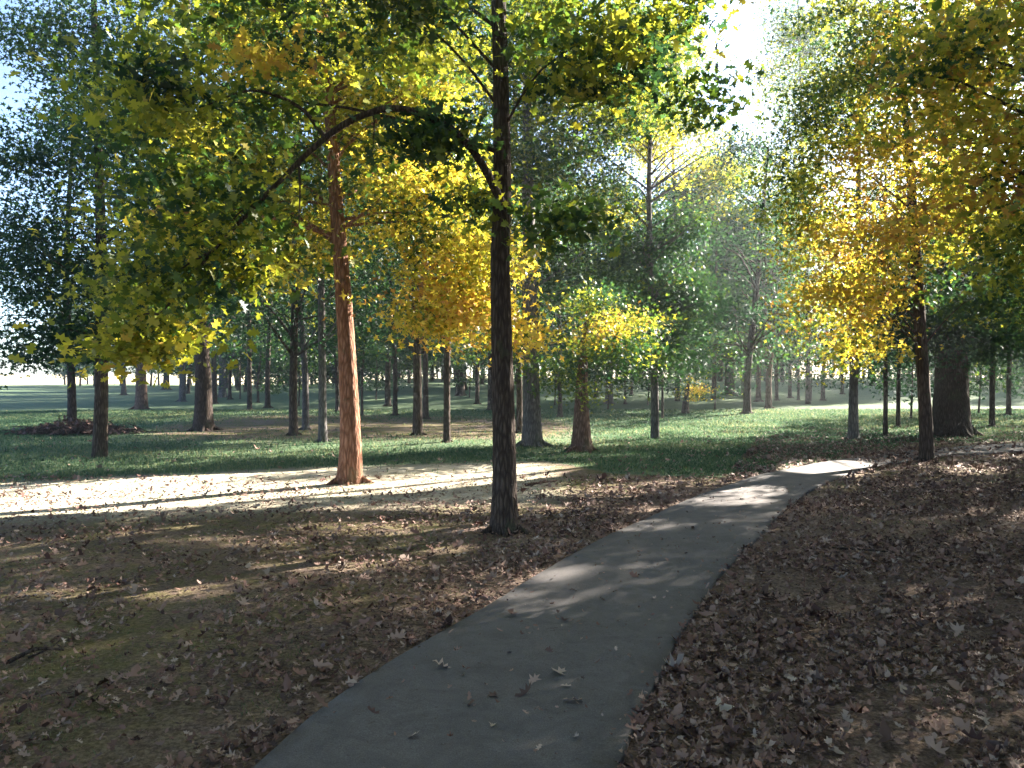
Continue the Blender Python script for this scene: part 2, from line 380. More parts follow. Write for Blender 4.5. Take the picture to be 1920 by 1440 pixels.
# sunlit reddish tree
b = onground(655, 906); d = b[1]
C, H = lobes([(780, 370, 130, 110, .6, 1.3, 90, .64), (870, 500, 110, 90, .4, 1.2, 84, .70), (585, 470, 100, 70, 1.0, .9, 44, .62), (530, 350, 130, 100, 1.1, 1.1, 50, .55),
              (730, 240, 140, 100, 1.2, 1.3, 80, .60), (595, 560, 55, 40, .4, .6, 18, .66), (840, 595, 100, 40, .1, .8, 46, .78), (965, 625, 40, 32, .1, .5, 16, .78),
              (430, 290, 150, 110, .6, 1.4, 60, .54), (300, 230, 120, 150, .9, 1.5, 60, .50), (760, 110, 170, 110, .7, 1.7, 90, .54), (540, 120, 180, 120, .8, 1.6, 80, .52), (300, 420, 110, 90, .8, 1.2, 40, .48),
              (430, 490, 110, 50, .2, 1.0, 26, .60), (370, 400, 60, 30, .3, .6, 10, .9), (420, 60, 150, 80, .8, 1.4, 40, .46), (290, 560, 90, 50, .5, .8, 16, .52)], d)
C2, H2 = lobes([(650, -150, 400, 140, .5, 3.0, 90, .42)], d)
tree('young_tree', 'T2', b, pxpath(b, [(657, 850), (654, 740), (648, 620), (640, 500), (632, 400), (626, 320), (620, 240), (612, 100), (606, -80)], d), .30, .50, BARK_RED,
     np.r_[C, C2], np.r_[H, H2], 60, .30, .115, STAR, 'reddish sunlit trunk rising from the bright strip under a glowing yellow crown', sides=32, n=120, rough=.025, tcap=60, tz=3.3, br=.25)

# tall dark tree on the left
b = onground(187, 857); d = b[1]
C, H = lobes([(95, 490, 120, 90, .2, 1.5, 80, .10), (60, 300, 90, 90, .2, 1.5, 46, .14), (215, 250, 120, 130, .2, 1.6, 80, .16), (120, 120, 100, 80, .2, 1.4, 46, .20), (300, 430, 120, 110, .3, 1.4, 70, .14),
              (140, 625, 80, 50, .0, 1.0, 44, .08), (40, 660, 50, 35, .0, .8, 16, .2), (250, 560, 90, 70, .0, 1.2, 46, .14), (240, 50, 130, 80, .2, 1.4, 46, .2), (40, 420, 50, 40, .2, .8, 14, .12), (30, 60, 60, 60, .2, .8, 12, .2)], d)
C2, H2 = lobes([(180, -140, 230, 150, .3, 3.0, 60, .2)], d)
tree('shade_tree', 'T3', b, pxpath(b, [(189, 780), (191, 650), (190, 500), (187, 350), (182, 200), (178, 60), (170, -120)], d), .26, .25, BARK, np.r_[C, C2], np.clip(np.r_[H, H2]+.06, 0, 1), 66, .38, .115, STAR,
     'tall straight dark tree on the lawn at the far left, crown reaching down', sides=20, n=60, tcap=50, br=.25)

# right-hand tree with golden leaves
b = onground(1738, 866); d = b[1]
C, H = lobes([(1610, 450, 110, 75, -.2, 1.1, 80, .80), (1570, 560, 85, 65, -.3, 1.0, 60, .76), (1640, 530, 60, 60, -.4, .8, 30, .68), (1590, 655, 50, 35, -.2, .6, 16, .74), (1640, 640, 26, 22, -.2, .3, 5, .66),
              (1780, 230, 150, 130, .2, 1.6, 90, .74), (1690, 100, 130, 100, .2, 1.6, 60, .70), (1840, 400, 100, 110, .3, 1.4, 60, .58), (1490, 330, 85, 100, .5, 1.4, 60, .50), (1550, 190, 110, 110, .5, 1.6, 80, .44), (1600, 50, 120, 70, .5, 1.6, 60, .46),
              (1860, 60, 100, 90, .0, 1.4, 44, .70), (1660, 320, 120, 90, .1, 1.4, 60, .76), (1900, 560, 70, 80, .2, 1.2, 30, .34), (1530, 440, 60, 70, .3, .9, 26, .60), (1830, 560, 80, 80, .6, 1.0, 30, .22), (1740, 420, 70, 80, .2, 1.0, 30, .66)], d)
C2, H2 = lobes([(1700, -160, 350, 170, .3, 3.5, 110, .6)], d)
tree('leaning_tree', 'T4', b, pxpath(b, [(1736, 800), (1728, 660), (1720, 520), (1712, 400), (1704, 280), (1692, 150), (1682, 20), (1670, -150)], d), .235, .30, BARK,
     np.r_[C, C2], np.r_[H, H2], 62, .32, .11, STAR, 'slim leaning dark trunk right of the path bend under golden brown leaves', sides=22, n=70, tcap=50, br=.2)

# tree just outside the frame, its branches hang into the top right corner
b = np.array([6.9, 8.6, 0.]); b[2] = gh(b[0], b[1]); d = b[1]
C, H = lobes([(1810, 80, 110, 110, -.1, 1.2, 28, .70), (1860, 300, 90, 130, -.1, 1.1, 22, .80), (1740, 170, 60, 80, .1, .6, 12, .55), (2150, 200, 260, 260, 0, 2.2, 110, .55), (2200, -200, 400, 250, 0, 3, 80, .5), (1930, 480, 60, 60, 0, .5, 12, .5)], d)
tree('overhanging_tree', 'T5', b, np.array([b, b+[0, 0, 2], b+[-.05, 0, 4.5], b+[-.2, .1, 9]]), .3, .3, BARK, C, H, 46, .30, .11, OAK,
     'tree at the right edge whose large leaves hang into the top corner', sides=16, tcap=50)

# ------------------------------------------------------------------ the trees of the wood, one by one: px, base py, width px, top px lean, crown from-to, radius, hue, bark, name, label
W = [
 (135, 806, 16, 2, 3.0, 9, 2.4, .12, BARK, 'slender_tree', 'thin trunk standing in the dark brush pile left of the wood'),
 (265, 767, 20, 0, 2.7, 12, 3.2, .22, BARK_BROWN, 'broad_tree', 'brownish trunk in a leaf ring behind the hanging yellow-green leaves'),
 (232, 741, 9, 1, 3.0, 9, 2.5, .12, BARK, 'slender_tree', 'small dark trunk on the far lawn just left of the brownish trunk'),
 (312, 731, 12, 0, 3.0, 10, 3, .14, BARK, 'slender_tree', 'far reddish dark trunk between the brownish trunk and the thick flared one'),
 (342, 753, 12, 0, 3.0, 12, 3, .12, BARK_GREY, 'slender_tree', 'straight blue-grey trunk just left of the thick flared trunk'),
 (382, 807, 30, -8, 3.0, 15, 3.6, .16, BARK, 'old_tree', 'thick dark trunk with a flared foot, widest in the left part of the wood'),
 (402, 757, 10, 1, 3.0, 11, 2.6, .16, BARK, 'slender_tree', 'thin trunk tucked right behind the thick flared trunk'),
 (417, 745, 13, 0, 3.2, 12, 2.8, .2, BARK_GREY, 'slender_tree', 'grey far trunk in front of the bright field, left of its thinner twin'),
 (431, 749, 7, 0, 3.2, 8, 2, .3, BARK, 'slender_tree', 'very thin trunk beside the grey far trunk before the bright field'),
 (468, 769, 9, 1, 3.0, 12, 2.7, .2, BARK, 'slender_tree', 'first thin trunk right of the bright field gap, with a dark foot'),
 (484, 755, 5, 0, 3.2, 7, 1.8, .25, BARK, 'sapling', 'pencil thin trunk between two thin trunks by the bright field gap'),
 (502, 765, 10, 1, 3.0, 12, 2.6, .22, BARK, 'slender_tree', 'dark thin trunk left of the pair of close trunks, grass at its foot'),
 (550, 816, 16, 0, 3.0, 14, 3.0, .12, BARK, 'paired_tree', 'nearer trunk of the close pair left of the reddish tree'),
 (573, 806, 13, -2, 3.0, 13, 3.0, .10, BARK_GREY, 'paired_tree', 'farther bluish trunk of the close pair left of the reddish tree'),
 (605, 829, 16, -1, 3.2, 13, 2.8, .12, BARK_GREY, 'shade_tree', 'bluish straight trunk at the lawn edge, next left of the reddish tree'),
 (632, 772, 7, 0, 3.2, 12, 2.6, .2, BARK, 'slender_tree', 'thin trunk half hidden behind the left side of the reddish tree'),
 (679, 780, 5, 0, 3.2, 8, 1.8, .55, BARK, 'sapling', 'hair thin sapling just right of the reddish tree'),
 (727, 762, 11, 2, 3.0, 13, 3.0, .12, BARK, 'slender_tree', 'trunk wrapped in low dark leaves right of the reddish tree'),
 (741, 779, 9, 0, 3.0, 12, 2.6, .15, BARK, 'slender_tree', 'thin black trunk in front of the sunlit ground right of the reddish tree'),
 (783, 816, 17, -1, 2.8, 14, 3.2, .12, BARK, 'shade_tree', 'dark trunk with a wide foot midway between reddish and nearest tree'),
 (798, 786, 11, 0, 2.9, 13, 2.8, .12, BARK, 'slender_tree', 'trunk peeping out behind the wide footed midway trunk'),
 (838, 829, 13, 1, 2.8, 13, 3.0, .12, BARK, 'shade_tree', 'straight dark trunk at the lawn edge, second left of the nearest tree'),
 (863, 742, 16, 0, 3.0, 13, 3.2, .25, BARK, 'broad_tree', 'far thick trunk on the rise behind the lawn edge trunk'),
 (895, 758, 8, 0, 3.0, 11, 2.4, .55, BARK, 'slender_tree', 'thin trunk against the bright gap with yellow-green leaves, left of the nearest tree'),
 (921, 769, 13, 0, 3.0, 13, 3.0, .2, BARK, 'slender_tree', 'dark trunk almost touching the left side of the nearest tree'),
 (974, 812, 12, 0, 3.0, 13, 3.0, .2, BARK, 'slender_tree', 'dark trunk hidden behind the left flank of the big grey trunk'),
 (1050, 782, 9, 0, 2.6, 8, 2.4, .28, BARK, 'slender_tree', 'small trunk between the big grey trunk and the stout reddish stump-like one'),
 (1118, 745, 8, 0, 2.8, 10, 2.6, .2, BARK, 'slender_tree', 'far thin trunk just right of the stout short trunk'),
 (1142, 757, 14, 0, 2.8, 11, 3.0, .16, BARK_GREY, 'broad_tree', 'bluish far trunk between the stout short trunk and the tall pole-like tree'),
 (1172, 758, 5, 0, 2.9, 10, 2.0, .14, BARK, 'sapling', 'pencil thin trunk on sunlit ground left of the tall pole-like tree'),
 (1184, 740, 5, 0, 2.9, 9, 2.0, .14, BARK, 'sapling', 'farther pencil thin trunk next left of the tall pole-like tree'),
 (1242, 786, 5, 0, 2.8, 9, 1.8, .2, BARK, 'sapling', 'black pole thin sapling next right of the tall pole-like tree'),
 (1368, 741, 18, 1, 3.0, 14, 3.6, .14, BARK, 'broad_tree', 'far thick trunk with ivy-dark foot right of the yellow sapling'),
 (1401, 776, 14, 10, 3.0, 10.5, 3.0, .18, BARK, 'shade_tree', 'dark trunk in front, left of the row of reddish far trunks'),
 (1422, 753, 10, 2, 3.0, 9.5, 2.6, .2, BARK_BROWN, 'slender_tree', 'reddish trunk second in the close row right of centre'),
 (1441, 766, 12, 0, 3.0, 9.5, 2.6, .22, BARK_BROWN, 'slender_tree', 'reddish trunk with a dark foot, third in the close row right of centre'),
 (1456, 751, 7, 0, 3.0, 9.5, 2.4, .2, BARK, 'slender_tree', 'thin dark trunk ending the close row right of centre'),
 (1481, 746, 7, 0, 3.0, 11, 2.4, .2, BARK, 'slender_tree', 'dark thin trunk left of the open rise, with a low bluish crown'),
 (1497, 750, 5, 0, 3.0, 9, 2.0, .16, BARK, 'sapling', 'pencil thin trunk at the left foot of the open rise'),
 (1543, 751, 8, 0, 3.2, 10, 2.2, .5, BARK, 'slender_tree', 'dark thin trunk standing alone on the open rise'),
 (1579, 739, 6, 0, 3.2, 10, 2.0, .5, BARK, 'slender_tree', 'farther thin trunk on the open rise, left of the blue-grey trunk'),
 (1600, 825, 18, 0, 2.9, 9, 2.4, .56, BARK_GREY, 'shade_tree', 'blue-grey trunk on the lawn beneath the sunlit golden leaves'),
 (1660, 818, 9, 0, 2.2, 9, 2.0, .10, BARK, 'bushy_tree', 'slim black trunk carrying a low dark leafy crown'),
 (1684, 801, 8, 0, 2.2, 9, 2.2, .12, BARK, 'bushy_tree', 'reddish dark stem next right of the slim black trunk'),
 (1860, 801, 10, 2, 2.7, 13, 3.2, .22, BARK, 'slender_tree', 'thin black trunk right of the huge old trunk'),
 (1891, 779, 9, 10, 2.7, 14, 3.2, .3, BARK, 'slender_tree', 'thin leaning trunk close to the right edge of the view'),
]
for i, (px, py, w, lean, h0, h1, r, hue, bark, nm, lab) in enumerate(W):
    b = onground(px, py); d = b[1]; wd = w*d/F
    ln = lean/F*d*6
    top = b+np.array([ln*.6+R.normal(0, .12), R.normal(0, .2), h1*.97])
    mid = b+np.array([ln*.2+R.normal(0, .14), R.normal(0, .1), h1*.4])
    dens = 9.5*r*(h1-h0)/10
    h0 = h0-.5-R.random()*.9*(w < 15)
    far = d > 26
    n = int(dens*(4.2 if not far else 3.2)); C, H = ovoid(b, h0+.2, h1, r, n, hue, .09)
    ls = .12 if d < 26 else (.15 if d < 40 else .20)
    per = 100 if d < 26 else (76 if d < 40 else 48)
    tree(nm, 'W%d' % i, b, [b, b+np.array([0, 0, 1.2]), mid, top], wd, .35 if w < 25 else .55, bark, C, H, per, .42 if not far else .5, ls, STAR if d < 26 else RHOMB, lab,
         sides=12 if w > 12 else 8, n=26, rough=.02, tcap=26, cullit=True)

# the big grey trunk, the stout short one, the tall pole, the sapling, the huge old tree, the dark centre tree: shaped crowns
def special(nm, key, px, py, pts, w, flare, bark, spec, per, sig, ls, tm, lab, **kw):
    b = onground(px, py); d = b[1]; C, H = lobes(spec, d)
    tree(nm, key, b, pxpath(b, pts, d), w*d/F, flare, bark, C, H, per, sig, ls, tm, lab, **kw)
special('grey_tree', 'T17', 998, 836, [(997, 780), (995, 640), (992, 480), (990, 340), (988, 150), (985, -60)], 34, .35, BARK_GREY,
        [(1060, 330, 120, 110, .3, 1.8, 90, .38), (1130, 440, 110, 90, .6, 1.6, 80, .30), (1060, 510, 100, 60, .3, 1.4, 50, .30), (1080, 170, 150, 120, .4, 2, 110, .46), (900, 280, 140, 140, .8, 2, 80, .50),
         (1000, 50, 200, 90, .4, 2, 90, .46), (1180, 250, 90, 100, .6, 1.5, 50, .48), (1000, -120, 240, 110, .4, 3, 60, .35)], 70, .42, .13, STAR,
        'big blue-grey trunk standing right behind the nearest tree', sides=18, n=50, tcap=18, br=.14)
special('stout_tree', 'T16', 1090, 846, [(1090, 800), (1091, 720), (1093, 680), (1096, 640), (1100, 605)], 34, .45, BARK_BROWN,
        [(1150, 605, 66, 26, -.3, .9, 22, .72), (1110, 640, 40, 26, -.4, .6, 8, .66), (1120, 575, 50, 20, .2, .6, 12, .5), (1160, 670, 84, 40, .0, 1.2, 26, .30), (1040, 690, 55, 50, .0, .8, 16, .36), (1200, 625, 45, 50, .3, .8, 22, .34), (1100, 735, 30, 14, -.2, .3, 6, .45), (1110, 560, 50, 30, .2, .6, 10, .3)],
        64, .28, .10, STAR, 'stout reddish short trunk with low crown topped by pale peach leaves', sides=18, n=40, tz=2.4, tcap=14, br=.2)
special('pole_tree', 'T1228', 1228, 823, [(1228, 760), (1224, 620), (1219, 480), (1217, 330), (1222, 200), (1226, 60)], 16, .2, BARK_GREY,
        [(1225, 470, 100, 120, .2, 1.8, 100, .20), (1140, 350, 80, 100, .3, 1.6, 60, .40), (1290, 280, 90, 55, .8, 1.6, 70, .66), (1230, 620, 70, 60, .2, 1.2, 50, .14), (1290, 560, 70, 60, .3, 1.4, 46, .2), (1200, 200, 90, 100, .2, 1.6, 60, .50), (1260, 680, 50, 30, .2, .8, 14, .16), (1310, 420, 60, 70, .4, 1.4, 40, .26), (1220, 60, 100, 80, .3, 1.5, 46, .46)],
        95, .38, .12, STAR, 'tall pole-like grey tree rising straight beyond the lawn, right of centre', sides=12, n=40)
special('yellow_sapling', 'SAP', 1285, 776, [(1286, 750), (1288, 735), (1292, 715)], 15, .15, BARK,
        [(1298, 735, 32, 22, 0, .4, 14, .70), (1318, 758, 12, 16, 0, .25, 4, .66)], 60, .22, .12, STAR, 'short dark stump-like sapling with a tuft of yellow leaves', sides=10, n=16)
special('old_tree', 'T6', 1785, 817, [(1784, 780), (1783, 700), (1782, 600), (1778, 450), (1775, 250), (1770, 0)], 60, .28, BARK,
        [(1780, 600, 130, 80, -.9, 1.3, 110, .12), (1890, 620, 90, 70, -.3, 1.5, 50, .16), (1700, 600, 60, 60, .3, 1.0, 26, .16), (1780, 420, 180, 110, .3, 2.4, 80, .22), (1780, 200, 250, 150, .5, 3, 90, .35), (1930, 420, 130, 130, .3, 2.5, 60, .3), (1780, -60, 280, 130, .5, 3, 60, .35)],
        74, .45, .14, STAR, 'huge old grey trunk at the right, by far the thickest tree', sides=24, n=60, br=.12)
special('hazy_tree', 'T18', 1395, 745, [(1396, 700), (1397, 600), (1398, 500), (1400, 420)], 12, .2, BARK_GREY,
        [(1400, 430, 80, 65, 0, 2.0, 90, .10), (1370, 520, 90, 60, 0, 2.2, 90, .12), (1440, 540, 70, 60, 0, 2, 60, .16), (1340, 610, 90, 50, 0, 2.4, 70, .16)], 60, .7, .24, RHOMB,
        'distant bluish crowned tree below the white gap in the canopy', sides=8, n=20)
special('bright_tree', 'T19', 1338, 750, [(1339, 700), (1342, 560), (1345, 420), (1350, 330)], 9, .2, BARK,
        [(1330, 330, 70, 40, 0, 2.0, 36, .60), (1290, 380, 60, 50, 0, 2.0, 30, .40), (1350, 390, 40, 30, 0, 1.5, 14, .5)], 46, .6, .22, RHOMB,
        'thin distant tree with a pale sunlit top below the white canopy gap', sides=8, n=20)

special('tall_tree', 'T20', 1515, 757, [(1515, 650), (1512, 480), (1505, 300), (1500, 120), (1496, 0)], 10, .2, BARK,
        [(1500, 150, 90, 110, 0, 2.4, 90, .42), (1480, 300, 70, 70, 0, 2, 50, .46), (1560, 60, 100, 70, 0, 2, 60, .40), (1620, 200, 70, 120, 0, 2, 60, .42), (1470, 30, 50, 40, 0, 1.5, 20, .4), (1510, 430, 60, 60, 0, 1.6, 40, .5)], 95, .58, .15, STAR,
        'tall thin tree right of the white canopy gap, olive crown high up', sides=8, n=30)
special('tall_tree', 'T21', 1270, 752, [(1270, 650), (1268, 480), (1262, 300), (1256, 150)], 10, .2, BARK,
        [(1260, 130, 70, 60, 0, 2.2, 60, .52), (1230, 230, 70, 70, 0, 2.2, 60, .46), (1310, 240, 50, 40, 0, 1.8, 26, .6), (1190, 60, 70, 50, 0, 2, 40, .5), (1330, 330, 60, 40, 0, 1.5, 30, .52)], 95, .58, .15, STAR,
        'tall thin tree left of the white canopy gap, pale yellow-green top', sides=8, n=30, cullit=False)
for i, (px, py, ht, r, hue, lab) in enumerate([(560, 762, 3.0, 1.6, .2, 'low green sapling bush between the close pair and the field gap'), (705, 750, 3.4, 1.5, .14, 'dark bushy sapling right of the reddish tree, leaves to the ground'),
        (1140, 768, 3.2, 1.6, .14, 'dark bushy sapling behind the stout short tree'), (1340, 768, 3.0, 1.8, .24, 'low olive bush beside the yellow sapling'), (1040, 760, 3.0, 1.5, .3, 'pale green bush between the grey tree and the stout short tree'),
        (1215, 760, 3.4, 1.6, .12, 'dark bushy sapling just left behind the tall pole-like tree'), (1708, 785, 3.2, 1.5, .1, 'dark bushy sapling between the leaning trunk and the slim black one'), (880, 745, 3.2, 1.6, .3, 'green bush behind the lawn, left of the nearest tree'),
        (450, 748, 3.6, 1.6, .2, 'small bushy tree before the bright field gap'), (1520, 752, 2.8, 1.4, .16, 'low bluish bush at the left side of the open rise'), (1835, 775, 2.6, 1.5, .18, 'grey-green bush right of the huge old tree')]):
    b = onground(px, py); d = b[1]; C, H = ovoid(b, .7, ht, r, 44, hue, .1)
    tree('understory_bush', 'B%d' % i, b, [b, b+np.array([.05, 0, ht*.5]), b+np.array([0, 0, ht*.9])], .08, .2, BARK, C, H, 44, .34, .15 if d < 45 else .2, RHOMB, lab, cat='bush', sides=6, n=10, tcap=12, cullit=False)
# trees outside the frame to the right that shade the clearing
k = 0
for (x, y, h0, h1, r) in [(9.5, 6.0, 3.0, 11, 3.4), (10.5, 11.5, 3.0, 12, 3.4), (13.5, 8, 3.5, 13, 3.8), (15.5, 14, 3, 13, 3.8), (17.5, 19.5, 3, 14, 3.8), (21, 15, 3, 15, 4.2), (22, 24, 3, 15, 4.2), (27, 20, 3, 16, 4.4), (19, 9, 3, 14, 4), (5.5, 2.0, 3.6, 10, 3.2), (28, 28, 4, 16, 4.4),
                         (13, 1.5, 3, 13, 4), (25, 12, 3, 15, 4.4), (33, 25, 3, 16, 4.5), (8.2, -1.5, 3, 10, 3.2), (20, 3, 3, 14, 4.2), (34, 33, 3, 16, 4.5), (27, 36, 3, 16, 4.5),
                         (-8.5, 3, 3.4, 11, 3.8), (-5, -4.5, 3.4, 12, 4), (2.5, -6, 3.6, 12, 4), (-13, 8.5, 3.2, 12, 3.6), (-14, -1, 3, 13, 4.2), (9, -8, 3, 13, 4.2), (-2, -12, 3, 14, 4.6), (-11, -9, 3, 14, 4.6), (-4.6, 1.2, 4.7, 12, 4.6), (4.6, 3.6, 4.8, 12, 4.2), (1.5, -2.5, 4.6, 12, 4)]:
    b = np.array([x, y, float(gh(x, y))]); n = int(11*r*(h1-h0)/10*3.2)
    C, H = ovoid(b, h0, h1, r, int(n*1.5), .45, .15)
    tree('shade_tree', 'O%d' % k, b, [b, b+np.array([0, .05, 2]), b+np.array([.15, 0, h1*.5]), b+np.array([0, 0, h1*.95])], .34, .3, BARK, C, H, 60, .55, .20, RHOMB,
         'leafy tree standing outside the view, its crown shading the near path and litter', group='trees outside the view that shade the clearing', sides=8, n=16, tcap=12); k += 1

# far rows: a few kinds, copied
protos = []
for v in range(5):
    b = np.zeros(3); h1 = [13, 15, 11, 14, 12][v]; h0 = [1.7, 2.3, 1.5, 2.8, 1.9][v]
    C, H = ovoid(b, h0, h1, [2.6, 3.0, 2.3, 2.8, 3.2][v], 130, [.08, .16, .24, .10, .42][v], .1)
    mb = MB(); P = spline([[0, 0, -.2], [.12*R.normal(), .1*R.normal(), 2.6], [.35*R.normal(), .2, 6], [.6*R.normal(), 0, h1*.95]], 12); mb.tube(P, np.linspace(.17, .05, 12), 7, .02); twigs(mb, P, C, .05, cap=14)
    L, hu = clump_leaves(C, 44, .62, H)
    protos.append((mb.mesh('far_trunk'), leaf_mesh('far_crown', L, R.uniform(.7, 1.3, len(L))*.30, hu, RHOMB)))
    protos[-1][0].materials.append(BARK); protos[-1][1].materials.append(LEAF)
placed = []; tries = 0
while len(placed) < 190 and tries < 5000:
    tries += 1
    px = R.uniform(120, 2250); d = 50+66*R.random()**.9
    if px < 330 and d < 95: continue
    if 1490 < px < 1600 and d < 100: continue
    x = (px-960)/F*d
    if any((x-a)**2+(d-b_)**2 < 7 for a, b_ in placed): continue
    placed.append((x, d))
for i, (x, y) in enumerate(placed):
    v = int(R.integers(0, 5)); root = empty('distant_tree', (x, y, float(gh(x, y)))); s = R.uniform(.8, 1.15); root.scale = (s, s, s); root.rotation_euler = (0, 0, R.uniform(0, 6.28))
    t = link('trunk', protos[v][0], None, root); c = link('crown', protos[v][1], None, root)
    tag(root, 'thin far-off tree in the crowded rows at the back of the wood', 'tree', 'far-off trees at the back of the wood')

C, H = ovoid(np.zeros(3), .3, 3.6, 1.9, 46, .12, .1); L, hu = clump_leaves(C, 40, .45, H); mb = MB(); mb.tube([[0, 0, -.1], [.1, 0, 1.5], [.05, .1, 3.2]], [.06, .04, .02], 6); twigs(mb, np.array([[0, 0, 0], [.1, 0, 1.5], [.05, .1, 3.2]]), C, .04, cap=10, tz=.6)
bt = mb.mesh('bush_trunk'); bc = leaf_mesh('bush_crown', L, R.uniform(.7, 1.3, len(L))*.26, hu, RHOMB); bt.materials.append(BARK); bc.materials.append(LEAF)
for i in range(46):
    d = R.uniform(62, 118); px = R.uniform(380, 2000) if d < 100 else R.uniform(220, 2000)
    if 1500 < px < 1590: continue
    x = (px-960)/F*d; root = empty('distant_bush', (x, d, float(gh(x, d)))); q = R.uniform(.8, 1.5); root.scale = (q*1.2, q*1.2, q); root.rotation_euler = (0, 0, R.uniform(0, 6.28))
    link('trunk', bt, None, root); link('crown', bc, None, root)
    tag(root, 'low dark far-off bush filling gaps between the rear trunks', 'bush', 'far-off bushes between the rear trunks')

# ------------------------------------------------------------------ ground
def axis(lo, hi, n, near, c0):
    u = np.linspace(-1, 1, n); k = 5.2
    s = np.sinh(k*u)/np.sinh(k); return np.where(u < 0, c0+s*(c0-lo), c0+s*(hi-c0))
gx = axis(-700, 700, 380, .1, 0.); gy = axis(-400, 1400, 420, .1, 6.)
X, Y = np.meshgrid(gx, gy); Z = gh(X, Y)
V = np.stack([X, Y, Z], -1).reshape(-1, 3); nx, ny = len(gx), len(gy)
i = np.arange(ny-1)[:, None]*nx; j = np.arange(nx-1)[None, :]
Fq = np.stack([i+j, i+j+1, i+nx+j+1, i+nx+j], -1).reshape(-1, 4)
me = mesh_from('ground', V, Fq, np.full(len(Fq), 4), smooth=True)
x, y = V[:, 0], V[:, 1]
edge = np.where(x < 1, 12.6, np.where(x < 4.5, 12.6+(x-1)*.2, 15.5))+.5*np.sin(x*.9)
def lawnf(x, y):
    edge = np.interp(x, [-12, -7.3, -2.8, .6, 1.6, 3, 6, 9, 14], [10.2, 11.9, 13.9, 14.6, 13.0, 12.2, 15.0, 18.5, 19.5])+.12*np.sin(x*2.9)
    l = sst(-.35, .7, y-edge)
    brown = np.exp(-((y-25)/6.5)**2)*sst(-13, -8, x)*sst(3.5, .5, x)
    far = sst(30, 42, y)*sst(-22, -14, x)*.30
    return np.clip(l-brown*.95-far, 0, 1)
for nm, val in (('lawn', lawnf(x, y)), ('moss', np.clip((sst(.5, -1.5, x-.37*(y-4)+.9) if False else (1-sst(-1.5, .5, x-.37*(y-4)+.9)))*.62+.10+.5*sst(9, 13, y), 0, 1)), ('sun_strip_straw', sst(8.6, 9.9, y-.22*(x+4))*(1-sst(-.2, .5, y-np.interp(x, [-12, -7.3, -2.8, .6], [10.2, 11.9, 13.9, 14.6])))*(1-sst(.2, 1.0, x))), ('field', sst(112, 125, y+0*x))):
    a = me.attributes.new(nm, 'FLOAT', 'POINT'); a.data.foreach_set('value', val.astype(np.float32))
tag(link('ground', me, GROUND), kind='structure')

# ------------------------------------------------------------------ path
pairs = [((475, 1440), (1152, 1440)), ((585, 1340), (1190, 1340)), ((713, 1250), (1240, 1250)), ((818, 1190), (1272, 1190)), ((920, 1130), (1310, 1130)), ((1000, 1080), (1345, 1080)), ((1070, 1040), (1385, 1040)),
         ((1180, 985), (1440, 985)), ((1268, 945), (1482, 945)), ((1325, 922), (1512, 922)), ((1383, 902), (1553, 902)), ((1440, 886), (1597, 886)), ((1505, 872), (1640, 874)), ((1570, 862), (1685, 866)), ((1640, 852), (1730, 859)), ((1740, 841), (1790, 852)), ((1920, 829), (1920, 844)), ((2350, 812), (2350, 833)), ((3000, 797), (3000, 818))]
L = np.array([onground(*a) for a, _ in pairs])*.978; Rr = np.array([onground(*b_) for _, b_ in pairs])*.978
dL = (L[0]-L[2]); dR = (Rr[0]-Rr[2]); dm = (dL+dR)/2; dm /= np.linalg.norm(dm)
L = np.r_[[L[0]+dm*9, L[0]+dm*4], L]; Rr = np.r_[[Rr[0]+dm*9, Rr[0]+dm*4], Rr]
n = 240; Ls = spline(L, n); Rs = spline(Rr, n)
wob = lambda: .012*np.convolve(R.normal(0, 1, n), np.ones(5)/5, 'same')
Ls[:, 0] += wob(); Rs[:, 0] += wob()
K = 9; rows = []
for k in range(K):
    t = k/(K-1); p = Ls*(1-t)+Rs*t; p[:, 2] = gh(p[:, 0], p[:, 1])+.030+.012*math.sin(math.pi*t); rows.append(p)
def rim(p, q, dz): e = p.copy(); dirn = (p-q); dirn /= np.linalg.norm(dirn, axis=1)[:, None]; e += dirn*.012; e[:, 2] = gh(e[:, 0], e[:, 1])+dz; return e
rows = [rim(rows[0], rows[1], -.06), rim(rows[0], rows[1], .018)]+rows+[rim(rows[-1], rows[-2], .018), rim(rows[-1], rows[-2], -.06)]
M = np.stack(rows, 1); K2 = M.shape[1]
i = np.arange(n-1)[:, None]*K2; j = np.arange(K2-1)[None, :]
Fq = np.stack([i+j, i+j+1, i+K2+j+1, i+K2+j], -1).reshape(-1, 4)
tag(link('path', mesh_from('path', M.reshape(-1, 3), Fq, np.full(len(Fq), 4), smooth=False), CONC), kind='structure')
PL = np.concatenate([Ls[:, :2], Rs[::-1, :2]])
def onpath(x, y, grow=0.0):
    c = (Ls+Rs)/2; 
    a = Ls[:, :2]+(Ls-c)[:, :2]*grow; b_ = Rs[:, :2]+(Rs-c)[:, :2]*grow
    return inpoly(x, y, [tuple(p) for p in np.concatenate([a, b_[::-1]])[::3]])

